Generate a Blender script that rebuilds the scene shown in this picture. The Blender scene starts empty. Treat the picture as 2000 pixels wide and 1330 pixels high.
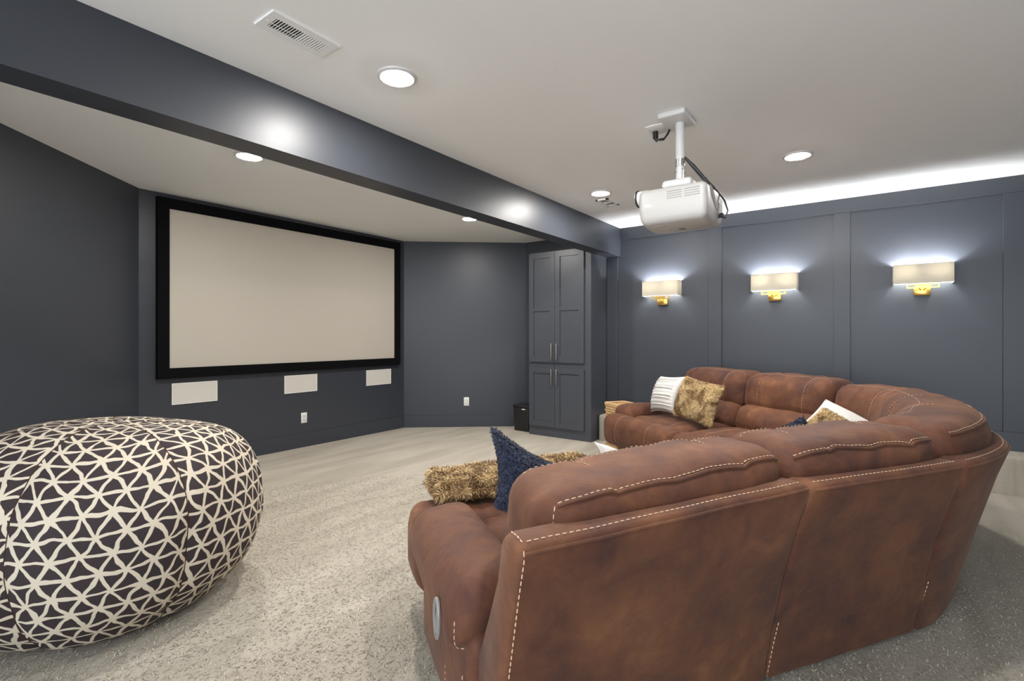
import bpy, bmesh, math, random
import numpy as np
from mathutils import Vector, Matrix, noise
random.seed(7)
PI = math.pi
C = bpy.context.scene.collection
S = bpy.context.scene

# ---------------------------------------------------------------- camera, world, exposure
TH = 0.6266                                   # camera heading, radians above the +X axis
H = 1.25
FWD = Vector((math.cos(TH), math.sin(TH), 0))
cam = bpy.data.cameras.new('camera')
cam.sensor_width = 36.0
cam.lens = 36.0 * 981.04 / 2000
cam.shift_y = -9.12 / 2000
cam.clip_start = 0.05
cam_o = bpy.data.objects.new('camera', cam)
C.objects.link(cam_o)
cam_o.location = (0, 0, H)
cam_o.rotation_euler = (PI / 2, 0, TH - PI / 2)
S.camera = cam_o

w = bpy.data.worlds.new('world')
w.use_nodes = True
w.node_tree.nodes['Background'].inputs[0].default_value = (0.84, 0.91, 1.0, 1)
w.node_tree.nodes['Background'].inputs[1].default_value = 4.4
S.world = w
S.view_settings.view_transform = 'Standard'
S.view_settings.look = 'None'
S.view_settings.gamma = 1
S.view_settings.use_curve_mapping = False
S.view_settings.exposure = 0.46
S.cycles.use_denoising = True
S.cycles.max_bounces = 10
S.cycles.diffuse_bounces = 6
LENS_POWER = 430.0                            # radiance of each downlight lens
BULB_POWER = 1200.0                            # radiance of each sconce bulb


# ---------------------------------------------------------------- material helpers
class NT:
    def __init__(self, name):
        self.m = bpy.data.materials.new(name)
        self.m.use_nodes = True
        self.t = self.m.node_tree
        self.b = self.t.nodes['Principled BSDF']

    def n(self, typ, **kw):
        nd = self.t.nodes.new(typ)
        for k, v in kw.items():
            if k.startswith('i_'):
                key = k[2:]
                nd.inputs[int(key) if key.isdigit() else key].default_value = v
            else:
                setattr(nd, k, v)
        return nd

    def l(self, a, b):
        self.t.links.new(a, b)

    def math(self, op, a, b=None, c=None):
        nd = self.n('ShaderNodeMath', operation=op)
        for i, x in enumerate((a, b, c)):
            if x is None:
                continue
            if isinstance(x, (int, float)):
                nd.inputs[i].default_value = x
            else:
                self.l(x, nd.inputs[i])
        return nd.outputs[0]

    def mix(self, fac, a, b):
        nd = self.n('ShaderNodeMix', data_type='RGBA')
        for sock, x in ((nd.inputs[0], fac), (nd.inputs[6], a), (nd.inputs[7], b)):
            if isinstance(x, (int, float)):
                sock.default_value = x
            elif isinstance(x, tuple):
                sock.default_value = (*x, 1)
            else:
                self.l(x, sock)
        return nd.outputs[2]

    def noise(self, scale, detail=3, rough=0.55, vec=None, dist=0.0):
        nd = self.n('ShaderNodeTexNoise')
        nd.inputs['Scale'].default_value = scale
        nd.inputs['Detail'].default_value = detail
        nd.inputs['Roughness'].default_value = rough
        nd.inputs['Distortion'].default_value = dist
        self.l(vec if vec is not None else self.obj(), nd.inputs['Vector'])
        return nd.outputs[0]

    def obj(self):
        if not hasattr(self, '_tc'):
            self._tc = self.n('ShaderNodeTexCoord')
        return self._tc.outputs['Object']

    def ramp(self, fac, stops):
        nd = self.n('ShaderNodeValToRGB')
        e = nd.color_ramp.elements
        while len(e) < len(stops):
            e.new(0.5)
        for el, (p, col) in zip(e, stops):
            el.position = p
            el.color = (*col, 1) if len(col) == 3 else col
        self.l(fac, nd.inputs[0])
        return nd.outputs[0]

    def bump(self, height, strength=0.3, dist=0.01):
        nd = self.n('ShaderNodeBump')
        nd.inputs['Strength'].default_value = strength
        nd.inputs['Distance'].default_value = dist
        self.l(height, nd.inputs['Height'])
        self.l(nd.outputs[0], self.b.inputs['Normal'])

    def set(self, col=None, rough=None, metal=None, **kw):
        for k, x in (('Base Color', col), ('Roughness', rough), ('Metallic', metal)):
            if x is None:
                continue
            if isinstance(x, tuple):
                self.b.inputs[k].default_value = (*x, 1)
            elif isinstance(x, (int, float)):
                self.b.inputs[k].default_value = x
            else:
                self.l(x, self.b.inputs[k])
        for k, x in kw.items():
            self.b.inputs[k.replace('_', ' ')].default_value = x
        return self.m


def simple(name, col, rough=0.5, metal=0.0, var=0.0, vscale=6.0, bump=0.0, bscale=200.0, spec=0.5):
    t = NT(name)
    c = col
    if var:
        a = tuple(x * (1 - var) for x in col)
        b = tuple(min(1, x * (1 + var)) for x in col)
        c = t.mix(t.noise(vscale, 3), a, b)
    if bump:
        t.bump(t.noise(bscale, 2), bump, 0.002)
    t.b.inputs['Specular IOR Level'].default_value = spec
    return t.set(c, rough, metal)


M = {}
M['navy'] = simple('navy_paint', (0.037, 0.042, 0.053), 0.42, var=0.03, vscale=2, bump=0.04, bscale=260)
M['cab'] = simple('cabinet_paint', (0.054, 0.059, 0.071), 0.38, var=0.02)
M['ceil'] = simple('ceiling_paint', (0.89, 0.895, 0.89), 0.9, var=0.012, vscale=3, bump=0.05, bscale=180, spec=0.2)
M['white'] = simple('white_enamel', (0.66, 0.66, 0.65), 0.35)
M['vent'] = simple('vent_enamel', (0.84, 0.84, 0.83), 0.4)
M['plate'] = simple('white_plastic', (0.78, 0.77, 0.74), 0.3)
M['grille'] = simple('cream_speaker_cloth', (0.66, 0.63, 0.57), 0.85, bump=0.2, bscale=900, spec=0.2)
M['velvet'] = simple('black_velvet', (0.004, 0.004, 0.005), 0.9, spec=0.1)
M['black'] = simple('black_plastic', (0.012, 0.012, 0.013), 0.4)
M['dark'] = simple('duct_dark', (0.03, 0.03, 0.03), 0.7)
M['damper'] = simple('damper_grey', (0.16, 0.16, 0.16), 0.6)
M['brass'] = simple('brushed_brass', (0.80, 0.52, 0.14), 0.28, metal=1.0, var=0.06, vscale=40)
M['nickel'] = simple('satin_nickel', (0.52, 0.47, 0.41), 0.3, metal=1.0)
M['steel'] = simple('steel', (0.6, 0.6, 0.6), 0.3, metal=1.0)
M['greyplast'] = simple('grey_plastic', (0.36, 0.35, 0.33), 0.5)
M['handle'] = simple('handle_plastic', (0.21, 0.20, 0.185), 0.3)
M['thread'] = simple('cream_thread', (0.62, 0.45, 0.30), 0.8, spec=0.2)
M['screen'] = simple('projection_cloth', (0.52, 0.475, 0.405), 0.75, var=0.015, vscale=1.5, spec=0.3)
M['cotton'] = simple('white_cotton', (0.60, 0.59, 0.565), 0.9, var=0.03, vscale=30, bump=0.2, bscale=500, spec=0.2)
M['projbody'] = simple('projector_shell', (0.50, 0.49, 0.47), 0.4)


def m_carpet():
    t = NT('carpet_pile')
    v = t.obj()
    big = t.noise(1.1, 2, vec=v)
    mp = t.n('ShaderNodeMapping')
    mp.inputs['Rotation'].default_value = (0, 0, 0.95)
    mp.inputs['Scale'].default_value = (1.0, 5.2, 1.0)
    t.l(v, mp.inputs['Vector'])
    tr = t.noise(0.9, 2, vec=mp.outputs[0], dist=0.5)
    trk = t.ramp(tr, [(0.38, (0, 0, 0)), (0.62, (1, 1, 1))])
    fine = t.noise(150, 3, 0.7, vec=v)
    base = t.mix(trk, (0.365, 0.325, 0.260), (0.50, 0.455, 0.376))
    base2 = t.mix(t.math('MULTIPLY', fine, 0.55), base, (0.30, 0.265, 0.21))
    c = t.mix(t.math('MULTIPLY', big, 0.25), base2, (0.53, 0.49, 0.42))
    h = t.math('ADD', fine, t.math('MULTIPLY', t.noise(55, 2, vec=v), 0.8))
    t.bump(h, 0.55, 0.008)
    t.b.inputs['Specular IOR Level'].default_value = 0.1
    t.b.inputs['Sheen Weight'].default_value = 0.12
    return t.set(c, 0.95)


M['carpet'] = m_carpet()


def m_strand(name, stops, rough=0.8, pat=None, patcol=None, patscale=6.0, lo=0.42, hi=0.58, sheen=0.1):
    t = NT(name)
    g = t.n('ShaderNodeNewGeometry')
    c = t.ramp(g.outputs['Random Per Island'], stops)
    if pat:
        k = t.ramp(t.noise(patscale, 2, vec=t.obj(), dist=0.6), [(lo, (0, 0, 0)), (hi, (1, 1, 1))])
        c2 = t.ramp(g.outputs['Random Per Island'], pat)
        c = t.mix(k, c, c2)
    t.b.inputs['Specular IOR Level'].default_value = 0.25
    t.b.inputs['Sheen Weight'].default_value = sheen
    return t.set(c, rough)


M['tuft'] = m_strand('carpet_tufts', [(0, (0.29, 0.255, 0.195)), (0.5, (0.41, 0.365, 0.292)), (1, (0.485, 0.44, 0.36))], 0.95)
M['furtan'] = m_strand('tan_fur', [(0, (0.40, 0.25, 0.09)), (0.5, (0.58, 0.40, 0.18)), (1, (0.78, 0.63, 0.40))], 0.6,
                       pat=[(0, (0.11, 0.055, 0.018)), (0.6, (0.22, 0.12, 0.045)), (1, (0.45, 0.28, 0.12))], patscale=9)
M['furnavy'] = m_strand('navy_fleece', [(0, (0.010, 0.014, 0.028)), (0.6, (0.022, 0.030, 0.058)), (1, (0.050, 0.065, 0.115))], 0.8, sheen=0.2)
M['navycloth'] = simple('navy_cloth', (0.016, 0.022, 0.042), 0.9, bump=0.3, bscale=90, spec=0.2)


def m_furbase():
    t = NT('tan_fur_base')
    k = t.ramp(t.noise(9, 2, dist=0.6), [(0.42, (0.50, 0.34, 0.15)), (0.58, (0.15, 0.08, 0.03))])
    t.bump(t.noise(120, 3), 0.6, 0.01)
    return t.set(k, 0.9)


M['furbase'] = m_furbase()


def m_suede():
    t = NT('brown_suede')
    a = t.noise(3.2, 4, 0.6, dist=0.5)
    b = t.noise(9, 4, 0.62, dist=0.8)
    k = t.math('ADD', t.math('MULTIPLY', a, 0.62), t.math('MULTIPLY', b, 0.38))
    c = t.ramp(k, [(0.34, (0.052, 0.021, 0.018)), (0.46, (0.088, 0.034, 0.020)), (0.56, (0.124, 0.048, 0.024)), (0.68, (0.190, 0.081, 0.036))])
    h = t.math('ADD', t.math('MULTIPLY', t.noise(14, 4, 0.6, dist=0.6), 0.6), t.math('MULTIPLY', t.noise(260, 2), 0.06))
    t.bump(h, 0.25, 0.03)
    t.b.inputs['Specular IOR Level'].default_value = 0.25
    t.b.inputs['Sheen Weight'].default_value = 0.10
    t.b.inputs['Sheen Roughness'].default_value = 0.5
    t.b.inputs['Sheen Tint'].default_value = (1.0, 0.75, 0.6, 1)
    return t.set(c, 0.72)


M['suede'] = m_suede()
M['seam'] = simple('dark_seam', (0.06, 0.025, 0.014), 0.8, spec=0.2)


def m_beanbag():
    t = NT('triangle_print_cotton')
    uv = t.n('ShaderNodeUVMap').outputs[0]
    nz = t.n('ShaderNodeTexNoise')
    nz.inputs['Scale'].default_value = 11.0
    nz.inputs['Detail'].default_value = 1.5
    t.l(uv, nz.inputs['Vector'])
    sub = t.n('ShaderNodeVectorMath', operation='SUBTRACT')
    t.l(nz.outputs['Color'], sub.inputs[0])
    sub.inputs[1].default_value = (0.5, 0.5, 0.5)
    sc = t.n('ShaderNodeVectorMath', operation='SCALE')
    t.l(sub.outputs[0], sc.inputs[0])
    sc.inputs['Scale'].default_value = 0.046
    ad = t.n('ShaderNodeVectorMath', operation='ADD')
    t.l(uv, ad.inputs[0])
    t.l(sc.outputs[0], ad.inputs[1])
    pitch = 0.074
    ds = []
    for k in range(3):
        an = math.radians(60 * k + 90)
        dp = t.n('ShaderNodeVectorMath', operation='DOT_PRODUCT')
        t.l(ad.outputs[0], dp.inputs[0])
        dp.inputs[1].default_value = (math.cos(an) / pitch, math.sin(an) / pitch, 0)
        fr = t.math('FRACT', dp.outputs['Value'])
        ds.append(t.math('SUBTRACT', 0.5, t.math('ABSOLUTE', t.math('SUBTRACT', fr, 0.5))))
    mn = t.math('MINIMUM', t.math('MINIMUM', ds[0], ds[1]), ds[2])
    nz2 = t.n('ShaderNodeTexNoise')
    nz2.inputs['Scale'].default_value = 16.0
    t.l(uv, nz2.inputs['Vector'])
    thr = t.math('ADD', 0.012, t.math('MULTIPLY', nz2.outputs[0], 0.128))
    k = t.math('MULTIPLY', t.math('SUBTRACT', mn, thr), 60.0)
    k = t.n('ShaderNodeClamp').inputs[0].links or k
    cl = t.n('ShaderNodeClamp')
    t.l(k, cl.inputs[0])
    c = t.mix(cl.outputs[0], (0.60, 0.53, 0.42), (0.036, 0.026, 0.028))
    t.bump(t.noise(420, 2), 0.15, 0.002)
    t.b.inputs['Specular IOR Level'].default_value = 0.25
    return t.set(c, 0.75)


M['bean'] = m_beanbag()


def m_wicker():
    t = NT('wicker')
    c = t.mix(t.noise(60, 3), (0.36, 0.20, 0.075), (0.72, 0.50, 0.26))
    return t.set(c, 0.65)


M['wicker'] = m_wicker()


def m_emit(name, col, power):
    t = NT(name)
    t.b.inputs['Emission Color'].default_value = (*col, 1)
    t.b.inputs['Emission Strength'].default_value = power
    return t.set(col, 0.5)


M['lens'] = m_emit('lit_lens', (1.0, 0.965, 0.92), LENS_POWER)
M['bulb'] = m_emit('lit_bulb', (0.95, 0.97, 1.0), BULB_POWER)


def m_shade():
    t = NT('linen_shade')
    c = t.mix(t.noise(300, 2), (0.80, 0.74, 0.60), (0.86, 0.80, 0.67))
    t.set((0.50, 0.46, 0.375), 0.9)
    tl = t.n('ShaderNodeBsdfTranslucent')
    t.l(c, tl.inputs[0])
    mx = t.n('ShaderNodeMixShader')
    mx.inputs[0].default_value = 0.095
    t.l(t.b.outputs[0], mx.inputs[1])
    t.l(tl.outputs[0], mx.inputs[2])
    t.l(mx.outputs[0], t.t.nodes['Material Output'].inputs[0])
    return t.m


M['shade'] = m_shade()


def m_diff():
    t = NT('opal_diffuser')
    tl = t.n('ShaderNodeBsdfTranslucent')
    tl.inputs[0].default_value = (0.62, 0.62, 0.60, 1)
    tp = t.n('ShaderNodeBsdfTransparent')
    tp.inputs[0].default_value = (0.85, 0.85, 0.83, 1)
    mx = t.n('ShaderNodeMixShader')
    mx.inputs[0].default_value = 0.75
    t.l(tl.outputs[0], mx.inputs[1])
    t.l(tp.outputs[0], mx.inputs[2])
    t.l(mx.outputs[0], t.t.nodes['Material Output'].inputs[0])
    return t.m


M['diff'] = m_diff()

# ---------------------------------------------------------------- object helpers
ORG = {}


class MB:
    def __init__(self):
        self.v = []
        self.f = []

    def add(self, vs, fs):
        b = len(self.v)
        self.v += [tuple(x) for x in vs]
        self.f += [tuple(i + b for i in f) for f in fs]
        return self

    def box(self, lo, hi):
        (a, b, c), (d, e, g) = lo, hi
        vs = [(a, b, c), (d, b, c), (d, e, c), (a, e, c), (a, b, g), (d, b, g), (d, e, g), (a, e, g)]
        return self.add(vs, [(0, 3, 2, 1), (4, 5, 6, 7), (0, 1, 5, 4), (1, 2, 6, 5), (2, 3, 7, 6), (3, 0, 4, 7)])

    def prism(self, pts, z0, z1):
        n = len(pts)
        vs = [(x, y, z0) for x, y in pts] + [(x, y, z1) for x, y in pts]
        fs = [tuple(reversed(range(n))), tuple(range(n, 2 * n))]
        fs += [(i, (i + 1) % n, n + (i + 1) % n, n + i) for i in range(n)]
        return self.add(vs, fs)

    def rb(self, c, h, r, n=(3, 3, 3), rot=None):
        cv = Vector(c)
        def d(p):
            q = Vector(p)
            if rot is not None:
                q = rot @ q
            return q + cv
        vs, fs = rbox(h, r, n, d)
        return self.add(vs, fs)

    def tube(self, pts, r, seg=8, closed=False):
        pts = [Vector(p) for p in pts]
        n = len(pts)
        rs = r if isinstance(r, (list, tuple)) else [r] * n
        vs, fs = [], []
        up = Vector((0, 0, 1))
        prev = None
        for i, p in enumerate(pts):
            if closed:
                d = pts[(i + 1) % n] - pts[i - 1]
            else:
                d = pts[min(i + 1, n - 1)] - pts[max(i - 1, 0)]
            d.normalize()
            if prev is None:
                a = up if abs(d.z) < 0.9 else Vector((1, 0, 0))
                x = d.cross(a).normalized()
            else:
                x = (prev - d * prev.dot(d)).normalized()
            prev = x
            y = d.cross(x)
            for k in range(seg):
                t = 2 * PI * k / seg
                vs.append(p + (x * math.cos(t) + y * math.sin(t)) * rs[i])
        m = n if closed else n - 1
        for i in range(m):
            j = (i + 1) % n
            for k in range(seg):
                k2 = (k + 1) % seg
                fs.append((i * seg + k, i * seg + k2, j * seg + k2, j * seg + k))
        if not closed:
            fs.append(tuple(reversed(range(seg))))
            fs.append(tuple((n - 1) * seg + k for k in range(seg)))
        return self.add(vs, fs)

    def lathe(self, c, prof, seg=32, ax='z'):
        # prof: list of (radius, height); closed with fans when radius is 0
        vs, fs = [], []
        cx, cy, cz = c
        for (r, z) in prof:
            for k in range(seg):
                t = 2 * PI * k / seg
                p = (r * math.cos(t), r * math.sin(t), z)
                if ax == 'x':
                    p = (p[2], p[0], p[1])
                elif ax == 'y':
                    p = (p[1], p[2], p[0])
                vs.append((cx + p[0], cy + p[1], cz + p[2]))
        for i in range(len(prof) - 1):
            for k in range(seg):
                k2 = (k + 1) % seg
                fs.append((i * seg + k, i * seg + k2, (i + 1) * seg + k2, (i + 1) * seg + k))
        fs.append(tuple(reversed(range(seg))))
        fs.append(tuple((len(prof) - 1) * seg + k for k in range(seg)))
        return self.add(vs, fs)


def rpt(q, h, r):
    """point of a rounded box (half sizes h, edge radius r) for a point q on the unit cube surface"""
    o = []
    d = []
    for a, hh in zip(q, h):
        x = a * hh
        i = max(-(hh - r), min(hh - r, x))
        o.append(i)
        d.append(x - i)
    L = math.sqrt(sum(x * x for x in d))
    if L < 1e-9:
        return tuple(o)
    return tuple(a + b / L * r for a, b in zip(o, d))


def axis(n, h, r):
    """n + 1 coordinates over [-1, 1], denser in the rounded rims"""
    if n <= 3:
        k = (h - r * 0.5) / h
        return [-1, -k, k, 1] if n == 3 else [-1 + 2 * i / n for i in range(n + 1)]
    m = max(2, n // 5)
    inner = (h - r) / h
    rim = [1 - (1 - inner) * (1 - math.cos(PI / 4 * 0)) - (1 - inner) * i / m for i in range(m)]
    lo = [-x for x in rim]
    mid = [-inner + 2 * inner * i / max(1, n - 2 * m) for i in range(max(1, n - 2 * m) + 1)]
    return lo + mid + list(reversed(rim))


def rbox(h, r, n, deform=None):
    r = min(r, *[x * 0.999 for x in h])
    ax = [axis(n[i], h[i], r) for i in range(3)]
    vs, fs, ids = [], [], {}

    def vid(q):
        k = (round(q[0], 5), round(q[1], 5), round(q[2], 5))
        if k not in ids:
            p = rpt(q, h, r)
            vs.append(tuple(deform(p)) if deform else p)
            ids[k] = len(vs) - 1
        return ids[k]
    for a in range(3):
        b, c = (a + 1) % 3, (a + 2) % 3
        for sgn in (-1, 1):
            for i in range(len(ax[b]) - 1):
                for j in range(len(ax[c]) - 1):
                    quad = []
                    for (ii, jj) in ((i, j), (i + 1, j), (i + 1, j + 1), (i, j + 1)):
                        q = [0, 0, 0]
                        q[a], q[b], q[c] = sgn, ax[b][ii], ax[c][jj]
                        quad.append(vid(q))
                    if sgn < 0:
                        quad.reverse()
                    fs.append(tuple(quad))
    return vs, fs


def smooth_by_angle(me, ang=35):
    me.polygons.foreach_set('use_smooth', [True] * len(me.polygons))
    try:
        me.set_sharp_from_angle(angle=math.radians(ang))
    except Exception:
        pass


def obj(name, mb, mat, parent=None, ang=35, fix=True, kind=None):
    me = bpy.data.meshes.new(name)
    off = ORG.get(parent.name, (0, 0, 0)) if parent is not None else (0, 0, 0)
    vs = [(x - off[0], y - off[1], z - off[2]) for x, y, z in mb.v]
    me.from_pydata(vs, [], mb.f)
    if fix:
        bm = bmesh.new()
        bm.from_mesh(me)
        bmesh.ops.recalc_face_normals(bm, faces=bm.faces)
        bm.to_mesh(me)
        bm.free()
    smooth_by_angle(me, ang)
    me.materials.append(mat)
    o = bpy.data.objects.new(name, me)
    C.objects.link(o)
    if parent is not None:
        o.parent = parent
        ORG[o.name] = off
    if kind:
        o['kind'] = kind
    return o


def thing(name, label, cat, loc, group=None):
    o = bpy.data.objects.new(name, None)
    o.empty_display_size = 0.1
    C.objects.link(o)
    o.location = loc
    o['label'] = label
    o['category'] = cat
    if group:
        o['group'] = group
    ORG[o.name] = tuple(loc)
    return o


def struct(name, mb, mat, ang=35):
    return obj(name, mb, mat, None, ang, kind='structure')


def dup(root, loc, label, group=None):
    r = root.copy()
    C.objects.link(r)
    r.location = loc
    r['label'] = label
    if group:
        r['group'] = group
    for ch in list(root.children):
        c = ch.copy()
        C.objects.link(c)
        c.parent = r
        for g in list(ch.children):
            d = g.copy()
            C.objects.link(d)
            d.parent = c
    return r


# ---------------------------------------------------------------- the room
XR, YS = 5.755, 5.216                 # right wall, screen wall
ZC, ZC2 = 2.56, 2.54                  # main ceiling, ceiling beyond the beam
BF, BB, ZB = 2.5275, 2.7078, 2.2205   # beam front, back, underside
C0, C1, C2 = (1.643, YS), (4.69, YS), (XR, 3.929)
LW = (-1.55, C0[1] - (C0[0] + 1.55) * 0.924)

struct('floor', MB().box((-3.2, -3.2, -0.1), (6.2, 5.7, 0)), M['carpet'])
struct('ceiling', MB().box((-3.2, -3.2, ZC), (6.2, BF + 0.1, ZC + 0.1)), M['ceil'])
struct('ceiling.001', MB().box((-3.2, BF + 0.1, ZC2), (6.2, 5.7, ZC2 + 0.12)), M['ceil'])
struct('wall_front', MB().prism([C0, C1, (C1[0] + .1, YS + .15), (C0[0] - .1, YS + .15)], -0.05, ZC2 + .02), M['navy'])
struct('wall_corner', MB().prism([C1, C2, (C2[0] + .15, C2[1] + .1), (C1[0] + .1, YS + .15)], -0.05, ZC2 + .02), M['navy'])
struct('wall_left', MB().prism([C0, (C0[0] - .1, YS + .15), (LW[0] - .1, LW[1] + .15), LW], -0.05, ZC2 + .02), M['navy'])
struct('wall_right', MB().box((XR, -3.2, -0.05), (XR + .15, C2[1] + .1, ZC + .02)), M['navy'])
struct('wall_back_blocker', MB().box((-3.2, -3.35, -0.05), (6.2, -3.2, ZC + .02)), M['navy'])  # unseen wall added to block world light from behind and deepen the sofa's shadow
struct('ceiling_beam', MB().box((-1.5, BF, ZB), (XR, BB, ZC + .01)), M['navy'])


def baseboard(name, a, b, z0, z1, th=0.014):
    a, b = Vector((*a, 0)), Vector((*b, 0))
    d = (b - a).normalized()
    nrm = Vector((d.y, -d.x, 0))
    if nrm.dot(Vector((2.5, 1.5, 0)) - a) < 0:
        nrm = -nrm
    p = [a, b, b + nrm * th, a + nrm * th]
    return struct(name, MB().prism([(q.x, q.y) for q in p], z0, z1), M['navy'])


baseboard('baseboard_front', C0, C1, 0, 0.158)
baseboard('baseboard_corner', C1, C2, 0, 0.158)
baseboard('baseboard_left', LW, C0, 0, 0.158)

# the boards of the right wall: rails and stiles proud of the panels
LEDGE = 0.3055
bt = 0.02
def board(name, y0, y1, z0, z1):
    mb = MB()
    mb.rb((XR - bt / 2 + .005, (y0 + y1) / 2, (z0 + z1) / 2), (bt / 2 + .005, (y1 - y0) / 2, (z1 - z0) / 2), .004, (3, 3, 3))
    return struct(name, mb, M['navy'], ang=12)


board('trim_1', -3.2, BB, 2.4245, ZC + .01)
board('trim_2', -3.2, BB, LEDGE - .01, 0.461)
for i, (y0, y1) in enumerate(((2.555, 2.70), (1.352, 1.491), (0.194, 0.329), (-1.02, -0.852), (-2.3, -2.16))):
    board('trim_%d' % (i + 3), y0, y1, 0.460, 2.4255 if i else ZB)
# carpeted step along the right wall
mb = MB()
mb.rb((5.625, -0.25, LEDGE / 2 - .03), (0.138, 2.945, LEDGE / 2 + .03), 0.03, (8, 8, 8))
struct('carpeted_ledge', mb, M['carpet'])

# ---------------------------------------------------------------- downlights
def downlight(x, y, zc, label):
    t = thing('recessed_downlight', label, 'light', (x, y, zc), 'recessed downlights')
    obj('trim_ring', MB().lathe((x, y, zc), [(0.074, -0.001), (0.076, -0.010), (0.084, -0.012), (0.098, -0.006), (0.1, 0.0)], 40), M['white'], t)
    obj('lens', MB().lathe((x, y, zc), [(0.073, -0.003), (0.068, -0.012), (0.05, -0.016), (0.02, -0.0175)], 40), M['lens'], t)
    return t


downlight(1.715, 1.958, ZC, 'round lit ceiling downlight nearest the camera, between air vent and beam')
downlight(4.20, 2.040, ZC, 'small lit ceiling downlight beside the little square vent near the beam end')
downlight(4.165, 0.458, ZC, 'lit ceiling downlight right of the projector, above the sofa corner')
downlight(1.81, 3.632, ZC2, 'lit downlight behind the beam above the left half of the screen')
downlight(4.19, 3.605, ZC2, 'lit downlight behind the beam above the right wall corner near the cabinet')
downlight(1.70, 0.458, ZC, 'lit ceiling downlight out of frame overhead, in line with the sofa')

# ---------------------------------------------------------------- air vents
def big_vent():
    x0, x1, y0, y1 = 1.070, 1.380, 1.955, 2.107
    t = thing('air_vent', 'long white ceiling air register with half open dark louvres', 'vent', (1.225, 2.03, ZC), 'ceiling vents')
    z1, z0 = ZC, ZC - 0.008
    sx0, sx1, sy0, sy1 = x0 + .035, x1 - .035, y0 + .037, y1 - .037
    mb = MB()
    mb.box((x0, y0, z0), (sx0, y1, z1)).box((sx1, y0, z0), (x1, y1, z1))
    mb.box((sx0, y0, z0), (sx1, sy0, z1)).box((sx0, sy1, z0), (sx1, y1, z1))
    mb.lathe((x0 + .018, 2.031, z0), [(0.004, 0), (0.004, -.002), (0.002, -.003)], 8)
    obj('vent_frame', mb, M['vent'], t)
    obj('duct_back', MB().box((sx0, sy0, ZC - .0012), (sx1, sy1, ZC - .0002)), M['dark'], t)
    obj('damper', MB().box((sx0, 2.045, ZC - .0030), ((sx0 + sx1) / 2, 2.049, ZC - .0012)), M['vent'], t)
    n = 20
    for i in range(n):
        x = sx0 + (i + 0.5) * (sx1 - sx0) / n
        mb = MB()
        if i < n / 2:
            mb.box((x - .0014, sy0, z0 - .0003), (x + .0014, sy1, z0 + .0018))
        else:
            vs = [(x + .0042, sy0, z0 + .001), (x + .0034, sy0, z0), (x - .0036, sy0, z0 + .0022), (x - .0028, sy0, z0 + .0032)]
            vs += [(a, sy1, c) for a, b, c in vs]
            mb.add(vs, [(0, 1, 2, 3), (7, 6, 5, 4), (0, 4, 5, 1), (1, 5, 6, 2), (2, 6, 7, 3), (3, 7, 4, 0)])
        obj('louvre', mb, M['vent'], t)


big_vent()
t = thing('air_vent', 'small square white ceiling vent beside the far downlight', 'vent', (4.535, 2.13, ZC), 'ceiling vents')
x0, x1, y0, y1 = 4.40, 4.67, 2.065, 2.190
mb = MB()
for lo, hi in (((x0, y0), (x1, y0 + .022)), ((x0, y1 - .022), (x1, y1)), ((x0, y0), (x0 + .03, y1)), ((x1 - .03, y0), (x1, y1)), ((4.528, y0), (4.542, y1))):
    mb.box((*lo, ZC - .008), (*hi, ZC))
obj('vent_frame', mb, M['vent'], t)
for (a, b) in ((x0 + .03, 4.528), (4.542, x1 - .03)):
    obj('grille', MB().box((a, y0 + .022, ZC - .003), (b, y1 - .022, ZC - .0005)), M['greyplast'], t)

# ---------------------------------------------------------------- projection screen and wall plates
t = thing('projection_screen', 'large cream fixed projection screen in a wide black velvet frame', 'screen', (3.18, YS, 1.68))
ox0, ox1, oz0, oz1, bw = 1.770, 4.588, 0.862, 2.496, 0.094
f = [('frame_side', (ox0, oz0), (ox0 + bw, oz1)), ('frame_side', (ox1 - bw, oz0), (ox1, oz1)),
     ('frame_rail', (ox0 + bw, oz0), (ox1 - bw, oz0 + bw)), ('frame_rail', (ox0 + bw, oz1 - bw), (ox1 - bw, oz1))]
for nm, a, b in f:
    mb = MB()
    mb.box((a[0], YS - .045, a[1]), (b[0], YS - .002, b[1]))
    obj(nm, mb, M['velvet'], t)
obj('screen_surface', MB().box((ox0 + bw - .01, YS - .030, oz0 + bw - .01), (ox1 - bw + .01, YS - .022, oz1 - bw + .01)), M['screen'], t)
for x0, x1, lab in ((1.895, 2.288, 'left in-wall cream speaker panel under the screen, nearest the bean bag'),
                    (2.975, 3.371, 'middle in-wall cream speaker panel under the screen, above the outlet'),
                    (4.061, 4.458, 'right in-wall cream speaker panel under the lower right corner of the screen')):
    xc = (x0 + x1) / 2
    t = thing('wall_speaker', lab, 'speaker', (xc, YS, .715), 'in-wall speakers below the screen')
    mb = MB()
    z0, z1, e = .617, .813, .008
    for lo, hi in (((x0, z0), (x1, z0 + e)), ((x0, z1 - e), (x1, z1)), ((x0, z0 + e), (x0 + e, z1 - e)), ((x1 - e, z0 + e), (x1, z1 - e))):
        mb.box((lo[0], YS - .008, lo[1]), (hi[0], YS, hi[1]))
    obj('speaker_frame', mb, M['plate'], t)
    obj('grille_cloth', MB().box((x0 + e, YS - .006, z0 + e), (x1 - e, YS - .001, z1 - e)), M['grille'], t)


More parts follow.
